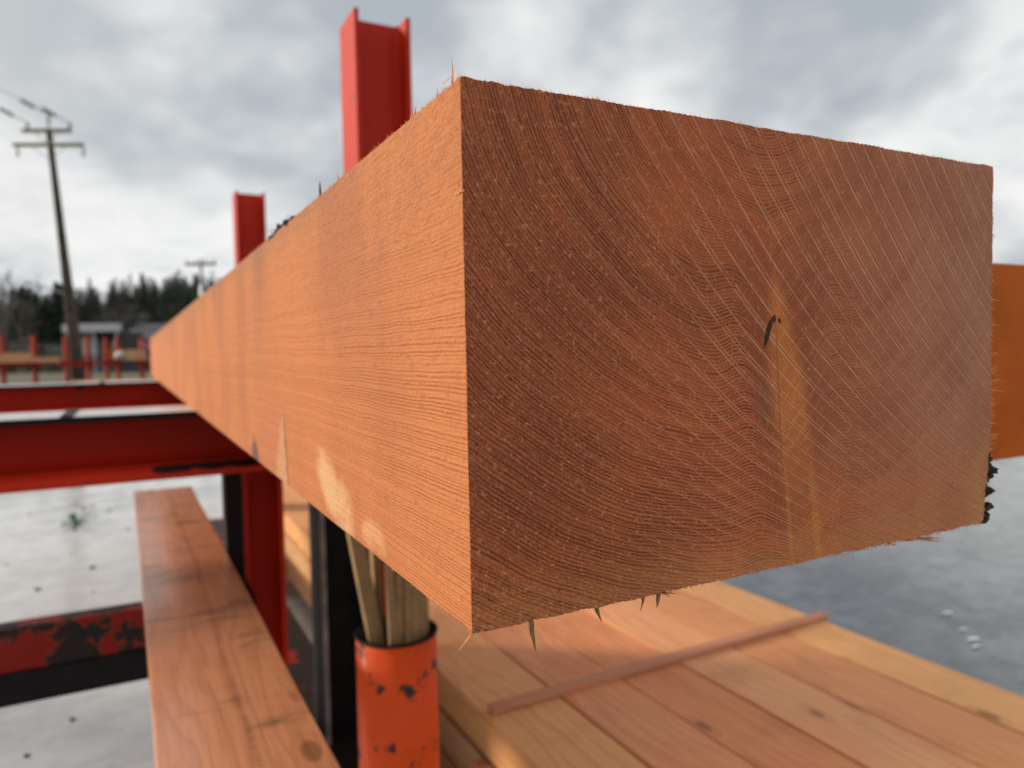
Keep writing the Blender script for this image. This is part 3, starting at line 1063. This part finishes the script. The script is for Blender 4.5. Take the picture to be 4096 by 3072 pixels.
# ---------------------------------------------------------------- stack of boards, lower right
ED = [.594, .806, .998, 1.196, 1.402, 1.614, 1.803]
TOPLAB = ['pale board along the left edge of the stack below the beam, beside the orange pipe',
          'reddish board second from the left edge of the stack below the beam',
          'brown board third from the left edge of the stack below the beam',
          'tan board third from the right edge of the stack below the beam',
          'brown-orange board second from the right edge of the stack below the beam',
          'bright tan board along the right edge of the stack, beside the wet pavement']
TONES = [((.86, .45, .195), (.78, .38, .16)), ((.78, .345, .165), (.76, .33, .155)), ((.74, .305, .13), (.72, .295, .125)),
         ((.84, .41, .20), (.80, .38, .18)), ((.78, .34, .145), (.76, .33, .14)), ((.88, .45, .18), (.86, .43, .17))]
top_mats = [mat_lumber('fir_board_tone_%d' % i, a, b_, (a[0] * .60, a[1] * .44, a[2] * .38), .6, .0) for i, (a, b_) in enumerate(TONES)]
for L_, (z0, z1) in enumerate(((-.852, -.750), (-.972, -.870), (-1.092, -.990))):
    for k in range(6):
        gp = .0035 if k != 4 else .006
        dz = random.uniform(-.003, .001) if L_ == 0 else 0
        o = board('sawn_board', ED[k] + gp * .5, ED[k + 1] - gp, -1.1 + R_(-.06, .06), 6.3 + R_(-.3, .3), z0, z1 + dz,
                  [top_mats[k] if L_ == 0 else M['board'], M['board_end']],
                  TOPLAB[k] if L_ == 0 else ('pale board at the left edge of the middle layer, behind the black column' if (k == 0 and L_ == 1) else
                                             'pale board at the left edge of the bottom layer, behind the black column' if k == 0 else
                                             'board inside the lower layers of the stack'),
                  'board', 'boards stacked below the big beam', bevel=.0035, warp=1)
for zt_, yy in ((-.870, -.6), (-.870, 1.28), (-.870, 2.9), (-.870, 4.7), (-.990, -.6), (-.990, 1.28), (-.990, 2.9), (-.990, 4.7)):
    o = MB().box(-.62, .61, -.018, .018, -.0175, -.0005).build('lath', M['lath'], None, loc=(1.19, yy, zt_))
    tag(o, 'wooden lath between the layers of the board stack', 'lath', 'laths between the stacked boards')
for i, yy in enumerate((-.7, 1.2, 3.2, 5.2)):
    o = MB().box(-.55, .55, -.045, .045, 0, .1070).build('bearer', M['stick'], None, bevel=.003, loc=(1.20, yy, GZ + .0005))
    tag(o, 'squared bearer on the pavement under the board stack', 'bearer', 'bearers under the board stack')
o = MB().box(-.0165, .0165, -.615, .590, .0, .0165).build('lath', M['lath'], None, bevel=.0015, loc=(1.228, 1.286, -.7495))
o.rotation_euler.z = -math.pi / 2 + .02
tag(o, 'thin reddish lath lying across the top of the board stack', 'lath')
o = MB().box(-.0165, .0165, -.60, .60, .0, .0165).build('lath', M['lath'], None, bevel=.0015, loc=(1.225, 3.35, -.7495))
o.rotation_euler.z = -math.pi / 2
tag(o, 'lath across the far part of the board stack, seen between the columns', 'lath')


# ================================================================= SMALL THINGS ON THE YARD
weed = thing('weed', (-.56, 6.53, GZ), 'small green weed sprouting from the wet pavement', 'weed')
for k in range(9):
    a = k * 2.399
    L = R_(.10, .24)
    d = Vector((math.cos(a), math.sin(a), R_(.35, 1.3))).normalized()
    sd_ = d.cross(Vector((0, 0, 1))).normalized()
    p = Vector((-.56, 6.53, GZ))
    pts = []
    for i in range(5):
        q = i / 4
        c_ = p + d * (L * q) - Vector((0, 0, .08 * q * q * L / .2))
        ww = .022 * math.sin(math.pi * min(.96, q * .9 + .08))
        pts += [c_ - sd_ * ww, c_ + Vector((0, 0, -.006)), c_ + sd_ * ww]
    fs = []
    for i in range(4):
        fs += [(3 * i, 3 * i + 1, 3 * i + 4, 3 * i + 3), (3 * i + 1, 3 * i + 2, 3 * i + 5, 3 * i + 4)]
    MB().add(pts, fs).build('leaf', M['leaf'], weed, smooth=True)
for i, (x, y, s_) in enumerate(((3.10, 1.56, .024), (3.17, 1.61, .030), (3.24, 1.70, .020), (3.38, 1.86, .024))):
    b = MB()
    lump(b, (0, 0, .003), (s_ * 1.2, s_ * .5, .003), seed=300 + i)
    o = b.build('white_scrap', M['chip'], None, loc=(x, y, GZ - .002))
    tag(o, 'small white scrap lying on the wet pavement at the right', 'scrap', 'white scraps on the pavement')
pb = []
for k in range(6):
    b = MB()
    lump(b, (0, 0, .25), (1, .8, .55), seed=500 + k)
    pb.append(b.mesh('pebble', M['bark'] if k % 2 else M['trunk']))
for i in range(26):
    x, y = R_(-1.6, .3), R_(2.4, 7.5)
    s_ = R_(.006, .019)
    o = link('pebble', pb[i % 6], None, (x, y, GZ))
    o.scale = (s_, s_ * R_(.7, 1.6), s_ * .8)
    o.rotation_euler.z = R_(0, 6)
    tag(o, 'small dark crumb of bark lying on the wet pavement', 'crumb', 'bark crumbs on the wet pavement')


# ================================================================= FAR RACKS
def far_rack(x, y, name_label, nposts, span, rz, length=1):
    t = thing('lumber_rack', (x, y, GZ), name_label, 'rack', rz=rz)
    yy = [0.0] if length == 1 else [0.0, 2.4]
    for yv in yy:
        pr = [(p + yv, q + 1.2 - .075) for p, q in iprof(.2, .15, .014, .011)]
        MB().prism(pr, -span / 2, span / 2, mapx).build('rail', M['red'], t, loc=(0, 0, 0))
        pr = [(p + yv, q + .075) for p, q in iprof(.2, .15, .014, .011)]
        MB().prism(pr, -span / 2, span / 2, mapx).build('foot_beam', M['red'], t, loc=(0, 0, 0))
        for k in range(nposts):
            px0 = -span / 2 + .25 + (span - .5) * k / (nposts - 1)
            pr = [(q + px0, p + yv) for p, q in iprof(.11, .13, .012, .01)]
            MB().prism(pr, 1.201, 2.12, mapz).build('post', M['far_red'], t, loc=(0, 0, 0))
            MB().prism(pr, .151, 1.049, mapz).build('column', M['far_red'], t, loc=(0, 0, 0))
    return t


far_rack(-3.45, 29.7, 'far red rack at the left edge carrying a layer of pale timbers', 2, 1.45, .45, 1)
far_rack(-1.80, 31.1, 'far red rack standing empty beside the utility pole', 2, 1.25, .45, 1)
far_rack(-.72, 33.9, 'far red rack with two close posts, left of the beam end', 2, .95, .45, 1)
far_rack(.62, 33.2, 'far red rack half hidden behind the far end of the big beam', 2, 1.1, .45, 1)
for i, (x0, x1, dy, zz) in enumerate(((-4.9, -2.35, 0, 0), (-5.0, -2.9, .35, 0), (-4.8, -2.3, .75, 0), (-5.1, -3.1, .2, .17))):
    o = MB().box(-(x1 - x0) / 2, (x1 - x0) / 2, -.15, .15, 0, .165).build('far_timber', M['board'], None, bevel=.004, loc=((x0 + x1) / 2, 29.4 + dy, .003 + zz))
    o.rotation_euler.z = -.05
    tag(o, ['pale timber nearest on the far rack at the left edge', 'second pale timber on the far rack at the left edge',
            'pale timber at the back of the far rack at the left edge', 'pale timber on top of the others on the far left rack'][i], 'timber', 'timbers on the far left rack')
for i, (x, y, w_, d_, h_, z, mt, lab, cat) in enumerate((
        (.15, 33.6, .72, 1.6, .42, .003, 'board', 'pale bundle of boards on the far rack beside the beam end', 'bundle'),
        (-.55, 34.6, .62, 1.4, .46, .003, 'timber', 'rust-brown timber bundle on the far rack behind the red posts', 'bundle'),
        (-.38, 33.3, .40, .5, .34, .003, 'wrap', 'pale plastic-wrapped parcel on the far rack', 'parcel'))):
    t = thing('lumber_bundle' if i < 2 else 'wrapped_parcel', (x, y, z), lab, cat)
    if i < 2:
        nl = 3
        for a in range(nl):
            for c_ in range(4):
                MB().box(-w_ / 2 + w_ * c_ / 4 + .006, -w_ / 2 + w_ * (c_ + 1) / 4 - .006, -d_ / 2, d_ / 2, h_ * a / nl + .004, h_ * (a + 1) / nl - .004).build('plank', M[mt], t, loc=(0, 0, 0))
    else:
        b = MB()
        lump(b, (0, 0, h_ / 2), (w_ * .62, d_ * .6, h_ * .55), seed=77)
        b.build('wrapping', M[mt], t, smooth=True, loc=(0, 0, 0))
for i in range(5):
    o = MB().box(-1.5, 1.5, -.11, .11, 0, .16).build('low_timber', M['board'], None, loc=(.15 + R_(-.25, .25), 20.0 + i * .27, -.62))
    o.rotation_euler.z = -.4
    tag(o, ['nearest', 'second', 'third', 'fourth', 'farthest'][i] + ' pale timber in the low pile seen over the rail beside the beam end', 'timber', 'timbers in the low far pile')
for i, (x, y) in enumerate(((-.9, 20.6), (1.2, 19.8))):
    o = MB().box(-.12, .12, -.9, .9, 0, .578).build('trestle', M['trunk'], None, loc=(x, y, GZ + .001), bevel=.01)
    tag(o, ['left', 'right'][i] + ' dark trestle block under the low far timber pile', 'trestle')
# pink ribbon on the rack post
b = MB()
pts = []
for i in range(9):
    q = i / 8
    pts += [(q * .35, math.sin(q * 7) * .03, .10 - q * .05 + math.sin(q * 5) * .02), (q * .35, math.sin(q * 7 + .3) * .03, -.04 - q * .04)]
b.add(pts, [(2 * i, 2 * i + 1, 2 * i + 3, 2 * i + 2) for i in range(8)])
o = b.build('marking_ribbon', M['pink'], None, loc=(.30, 32.9, .62))
so = o.modifiers.new('thick', 'SOLIDIFY')
so.thickness = .004
tag(o, 'pink marking ribbon fluttering from the far rack at the beam end', 'ribbon')


# ================================================================= UTILITY POLES AND LAMP
pole = thing('utility_pole', (-2.16, 39.0, GZ), 'leaning dark wooden utility pole with two crossarms against the cloudy sky', 'pole')
TOP = Vector((-3.0, 40.1, 10.75))
BOT = Vector((-2.16, 39.0, GZ - .2))
MB().tube([BOT.lerp(TOP, q) for q in (0, .2, .5, .8, 1)], [.30, .27, .19, .15, .13], 12).build('shaft', M['pole'], pole, smooth=True)
ad = Vector((.885, -.463, -.02)).normalized()      # crossarm direction
for (z_, hw, nm) in ((.988, 1.13, 'crossarm'), (.934, 1.62, 'crossarm')):
    c_ = BOT.lerp(TOP, z_)
    fwd_ = Vector((ad.y, -ad.x, 0)).normalized() * -.17
    A, B_ = c_ - ad * hw, c_ + ad * hw
    e1 = Vector((0, 0, .075))
    e2 = Vector((ad.y, -ad.x, 0)).normalized() * .06
    vs = [P_ + s1 * e1 + s2 * e2 - fwd_ for P_ in (A, B_) for s1, s2 in ((-1, -1), (1, -1), (1, 1), (-1, 1))]
    MB().add(vs, [(0, 1, 2, 3), (7, 6, 5, 4), (0, 4, 5, 1), (1, 5, 6, 2), (2, 6, 7, 3), (3, 7, 4, 0)]).build(nm, M['arm'], pole)
    for s_ in (-1, 1):
        MB().tube([c_ + ad * (s_ * hw * .55) - fwd_, c_ - Vector((0, 0, .65)) - fwd_ * .6], .018, 5).build('brace', M['zinc'], pole)
arm1, arm2 = BOT.lerp(TOP, .988), BOT.lerp(TOP, .934)
def insulator(base, up_, L, r, name='insulator'):
    n = 6
    pts, rs = [], []
    for i in range(n * 2 + 1):
        pts.append(base + up_ * (L * i / (n * 2)))
        rs.append(r if i % 2 else r * .55)
    MB().tube(pts, rs, 9).build(name, M['insul'], pole, smooth=True)
for s_ in (-.98, 0, .98):
    insulator(arm1 + ad * s_ + Vector((0, 0, .08 if s_ else .30)), Vector((0, 0, 1)), .34 if s_ else .5, .085)
for s_ in (-1.55, 1.5):
    insulator(arm2 + ad * s_ - Vector((0, 0, .08)), Vector((0, 0, -1)), .42, .07)
ends = []
wdir = Vector((-.62, -.72, .30)).normalized()
for s_ in (-.98, 0.0, .98):
    st = arm1 + ad * s_ + Vector((0, 0, .42 if s_ else .8))
    q0 = st + Vector((-.55, .15, .28))
    insulator(q0, Vector((-.75, .1, .42)).normalized(), .62, .10)
    MB().tube([st, q0], .03, 5).build('link', M['zinc'], pole)
    ends.append(q0 + Vector((-.75, .1, .42)).normalized() * .62)
for i, e in enumerate(ends):
    far = Vector((-26 + i * 1.1, 4 + i, 15.5))
    pts = []
    for k in range(15):
        q = k / 14
        p = e.lerp(far, q)
        pts.append(p - Vector((0, 0, 1.1 * 4 * q * (1 - q))))
    o = MB().tube(pts, .008, 5, caps=False).build('power_line', M['wire'])
    tag(o, ['left', 'middle', 'right'][i] + ' power line running up and away from the leaning utility pole', 'cable', 'power lines at the utility pole')

p2 = thing('utility_pole', (5.36, 64.8, GZ), 'distant grey pole with crossarm and transformer rising over the beam edge', 'pole')
MB().tube([(5.36, 64.8, GZ), (5.39, 64.9, 3.5), (5.40, 64.95, 8.0)], [.20, .16, .13], 10).build('shaft', M['zinc'], p2, smooth=True)
MB().box(-1.25, 1.25, -.08, .08, -.10, .10).build('crossarm', M['greywall'], p2, loc=(0, -.2, 8.75)).rotation_euler.z = -.48
MB().tube([(4.98, 64.5, 5.7), (4.98, 64.5, 6.1), (4.98, 64.5, 6.7)], [.24, .27, .22], 12).build('transformer', M['dkwall'], p2, smooth=True)
MB().box(4.95, 5.40, 64.6, 64.75, 6.1, 6.25).build('bracket', M['zinc'], p2)
for s_ in (-1.1, -.4, .4, 1.1):
    MB().tube([(5.38 + s_ * .885, 64.7 - s_ * .46, 7.64), (5.38 + s_ * .885, 64.7 - s_ * .46, 7.95)], [.07, .05], 7).build('insulator', M['insul'], p2, smooth=True)

lp = thing('street_lamp', (-3.6, 56.0, GZ), 'thin grey street lamp with a curved arm beside the leaning pole', 'lamp')
MB().tube([(-3.6, 56.0, GZ), (-3.62, 56.0, 4.3)], [.085, .055], 8).build('mast', M['zinc'], lp, smooth=True)
arc = [(-3.62 - 1.75 * math.sin(a) * 1.0, 56.0 + .2 * math.sin(a), 4.3 + .75 * math.sin(a * .92)) for a in [k / 10 * math.pi / 2 for k in range(11)]]
MB().tube(arc, .045, 6).build('arm', M['zinc'], lp, smooth=True)
b = MB()
lump(b, (-5.65, 56.2, 5.02), (.34, .16, .09), seed=9)
b.build('lamp_head', M['zinc'], lp, smooth=True)


# ================================================================= FAR BUILDINGS
sh = thing('open_shed', (-2.3, 74.0, GZ), 'low open-fronted shed with a white roof edge, right of the utility pole', 'building')
rzs = 0.0
def part(name, mat, x0, x1, y0, y1, z0, z1, par):
    return MB().box(x0, x1, y0, y1, z0, z1).build(name, mat, par, loc=(0, 0, 0))
part('back_wall', M['dkwall'], -2.6, 1.7, 5.0, 5.2, 0, 3.6, sh)
part('side_wall', M['dkwall'], 1.5, 1.7, .4, 5.0, 0, 3.6, sh)
part('roof', M['greyroof'], -2.8, 1.9, -.2, 5.4, 4.10, 4.24, sh)
part('fascia', M['white'], -2.85, 1.95, -.32, -.20, 3.62, 4.30, sh)
part('fascia', M['white'], -2.97, -2.85, -.32, 5.4, 3.55, 4.30, sh)
for x in (-2.5, -.5, 1.4):
    part('post', M['zinc'], x - .08, x + .08, 0, .16, 0, 4.1, sh)
part('white_panel', M['white'], -2.45, -.75, 1.2, 1.35, 1.6, 3.0, sh)
part('white_panel', M['white'], .55, 1.25, 1.2, 1.35, 1.2, 2.9, sh)
part('side_panel', M['greywall'], -.70, .50, 1.2, 1.35, 0, 2.6, sh)
sh.rotation_euler.z = -.38
gr = thing('long_building', (4.6, 84.0, GZ), 'long low building with a grey-violet roof behind the far end of the beam', 'building')
part('wall', M['greywall'], -5.0, 9.0, 0, 6, 0, 3.3, gr)
roof = MB().add([(-5.4, -.7, 3.15), (9.4, -.7, 3.15), (9.4, 3, 4.9), (-5.4, 3, 4.9), (9.4, 6.7, 3.15), (-5.4, 6.7, 3.15),
                 (-5.4, -.7, 3.0), (9.4, -.7, 3.0), (9.4, 6.7, 3.0), (-5.4, 6.7, 3.0)],
                [(0, 1, 2, 3), (3, 2, 4, 5), (0, 6, 7, 1), (5, 4, 8, 9), (0, 3, 5, 9, 6), (1, 7, 8, 4, 2), (6, 9, 8, 7)]).build('roof', M['greyroof'], gr, loc=(0, 0, 0))
for x in (-3.6, -1.2, 1.4, 4.0, 6.6):
    wn = MB().box(x, x + 1.2, -.06, -.005, 1.1, 2.3).build('window', M['white'], gr, loc=(0, 0, 0))
    MB().box(x + .1, x + 1.1, -.075, -.061, 1.2, 2.2).build('pane', M['glass'], wn, loc=(0, 0, 0))
gr.rotation_euler.z = -.40


# ================================================================= TREES
def conifer(hh, rr, seed, n=900):
    r_ = random.Random(seed)
    b = MB()
    for i in range(n):
        q = r_.random() ** .85
        z = hh * (.10 + .88 * q)
        tier = .72 + .28 * math.sin(z * 7.5 / hh * 6)
        rad = rr * (1 - q) ** .85 * tier + .10
        a = r_.uniform(0, 6.283)
        d = r_.uniform(.25, 1.0)
        c_ = Vector((math.cos(a) * rad * d, math.sin(a) * rad * d, z - rad * d * .30))
        L = r_.uniform(.3, .75) * (.5 + rad * .35)
        o_ = Vector((math.cos(a), math.sin(a), -.35)).normalized() * L
        s_ = Vector((-math.sin(a), math.cos(a), r_.uniform(-.3, .3))) * L * .45
        b.add([c_ - s_, c_ + s_, c_ + o_ + s_ * .3, c_ + o_ - s_ * .3 + Vector((0, 0, -.1))], [(0, 1, 2, 3)])
    return b


def trunk_mb(hh, r0):
    return MB().tube([(0, 0, -.6), (.03, .02, hh * .5), (0, 0, hh * .97)], [r0, r0 * .6, .03], 7)


VAR = []
for k, (hh, rr) in enumerate(((9.0, 1.9), (7.4, 1.6), (10.5, 2.1))):
    VAR.append((conifer(hh, rr, 40 + k).mesh('crown', M['needle']), trunk_mb(hh, .2).mesh('trunk', M['trunk']), hh))


def dirpt(px, d):           # ground bearing of a picture column, at distance d in front of the camera
    v = FWD * d + RIGHT * ((px - 1106) / 1586 * d)
    return CAM.x + v.x, CAM.y + v.y


LEFT = [(-40, 96, 2, 1.15), (38, 92, 0, 1.05), (57, 99, 1, 1.18), (72, 95, 0, .98), (86, 90, 2, .80), (105, 97, 1, .92), (117, 93, 1, .88), (131, 99, 0, .98), (140, 92, 2, .93), (152, 96, 0, 1.05)]
NM = ['conifer beyond the left edge of the wood', 'dark conifer nearest the left edge, behind the bare trees', 'second dark conifer from the left in the near row',
      'third dark conifer from the left in the near row', 'tall dark conifer standing clear in the near row', 'slender short conifer in a gap of the near row',
      'short conifer next to the tallest gap of the near row', 'dark conifer third from the utility pole', 'dark conifer second from the utility pole', 'dark conifer touching the utility pole on its left']
for (px, d, k, s_), lab in zip(LEFT, NM):
    x, y = dirpt(px, d)
    cr, tk, hh = VAR[k]
    t = thing('conifer_tree', (x, y, hill_z(x, y)), lab, 'tree', 'conifers in the near row', rz=R_(0, 6))
    s_ *= .82
    t.scale = (s_, s_, s_)
    link('crown', cr, t, (0, 0, 0))
    link('trunk', tk, t, (0, 0, 0))

# the wooded hill behind: one mass
allv, allf = [], []
base = []
for k, (hh, rr) in enumerate(((10.5, 2.3), (9.0, 2.2), (12.0, 2.5))):
    m_ = conifer(hh, rr * 1.25, 140 + k, 300)
    base.append((np.array(m_.v), np.array(m_.f)))
off = 0
for i in range(1300):
    d = R_(100, 215)
    px = R_(-160, 760)
    x, y = dirpt(px, d)
    v_, f_ = base[i % 3]
    a = R_(0, 6.28)
    s_ = R_(.30, .56)
    ca, sa = math.cos(a) * s_, math.sin(a) * s_
    q = np.c_[v_[:, 0] * ca - v_[:, 1] * sa + x, v_[:, 0] * sa + v_[:, 1] * ca + y, v_[:, 2] * s_ + hill_z(x, y)]
    allv.append(q)
    allf.append(f_ + off)
    off += len(q)
me = bpy.data.meshes.new('hill_wood')
me.from_pydata(np.concatenate(allv).tolist(), [], np.concatenate(allf).tolist())
me.materials.append(M['needle2'])
tag(link('hill_wood', me), 'dark conifer wood covering the far hill', 'wood', kind='stuff')

# brush on the slope: one mass
allv, allf = [], []
for i in range(9000):
    d = R_(70, 112)
    px = R_(-150, 640)
    x, y = dirpt(px, d)
    z = hill_z(x, y)
    L = R_(.4, 1.5)
    a = R_(0, 6.28)
    k = len(allv)
    dx, dy = math.cos(a) * .14, math.sin(a) * .14
    lx, ly = R_(-.5, .5), R_(-.3, .3)
    allv += [(x - dx, y - dy, z), (x + dx, y + dy, z), (x + lx, y + ly, z + L)]
    allf.append((k, k + 1, k + 2))
me = bpy.data.meshes.new('brush')
me.from_pydata(allv, [], allf)
me.materials.append(M['hill'])
tag(link('brush', me), 'brown winter brush on the slope below the conifers', 'brush', kind='stuff')


def bare_tree(hh, seed):
    r_ = random.Random(seed)
    br, tr = MB(), MB()

    def grow(p, d, L, r, lev, mb):
        n = 3
        pts, rs = [p], [r]
        q = p
        for i in range(n):
            d = (d + Vector((r_.uniform(-.16, .16), r_.uniform(-.16, .16), r_.uniform(-.02, .12)))).normalized()
            q = q + d * (L / n)
            pts.append(q)
            rs.append(max(.016, r * (1 - .45 * (i + 1) / n)))
        mb.tube(pts, rs, 5 if lev < 2 else 3, caps=False)
        if lev >= 4:
            return
        for k in range(4 if lev else 7):
            i = r_.randint(1, n)
            dd = (d * .8 + Vector((r_.uniform(-1, 1), r_.uniform(-1, 1), r_.uniform(-.1, .8))) * .75).normalized()
            grow(pts[i], dd, L * r_.uniform(.42, .66), rs[i] * .55, lev + 1, br)
    grow(Vector((0, 0, -.3)), Vector((0, 0, 1)), hh * .55, hh * .016, 0, tr)
    return br, tr


for i, (px, d, hh) in enumerate(((-18, 62, 10.0), (14, 66, 9.6), (40, 70, 8.2), (6, 58, 7.5), (262, 88, 7.0))):
    x, y = dirpt(px, d)
    z = hill_z(x, y)
    t = thing('bare_tree', (x, y, z), ['leafless tree cut by the left edge of the view', 'tall leafless grey tree at the left edge', 'slighter leafless tree before the first conifers',
              'low leafless tree behind the far red posts', 'leafless tree behind the white-edged shed'][i], 'tree', 'bare winter trees')
    b1, b2 = bare_tree(hh, 900 + i)
    b1.build('crown', M['bare'], t, loc=(0, 0, 0))
    b2.build('trunk', M['bare'], t, loc=(0, 0, 0))
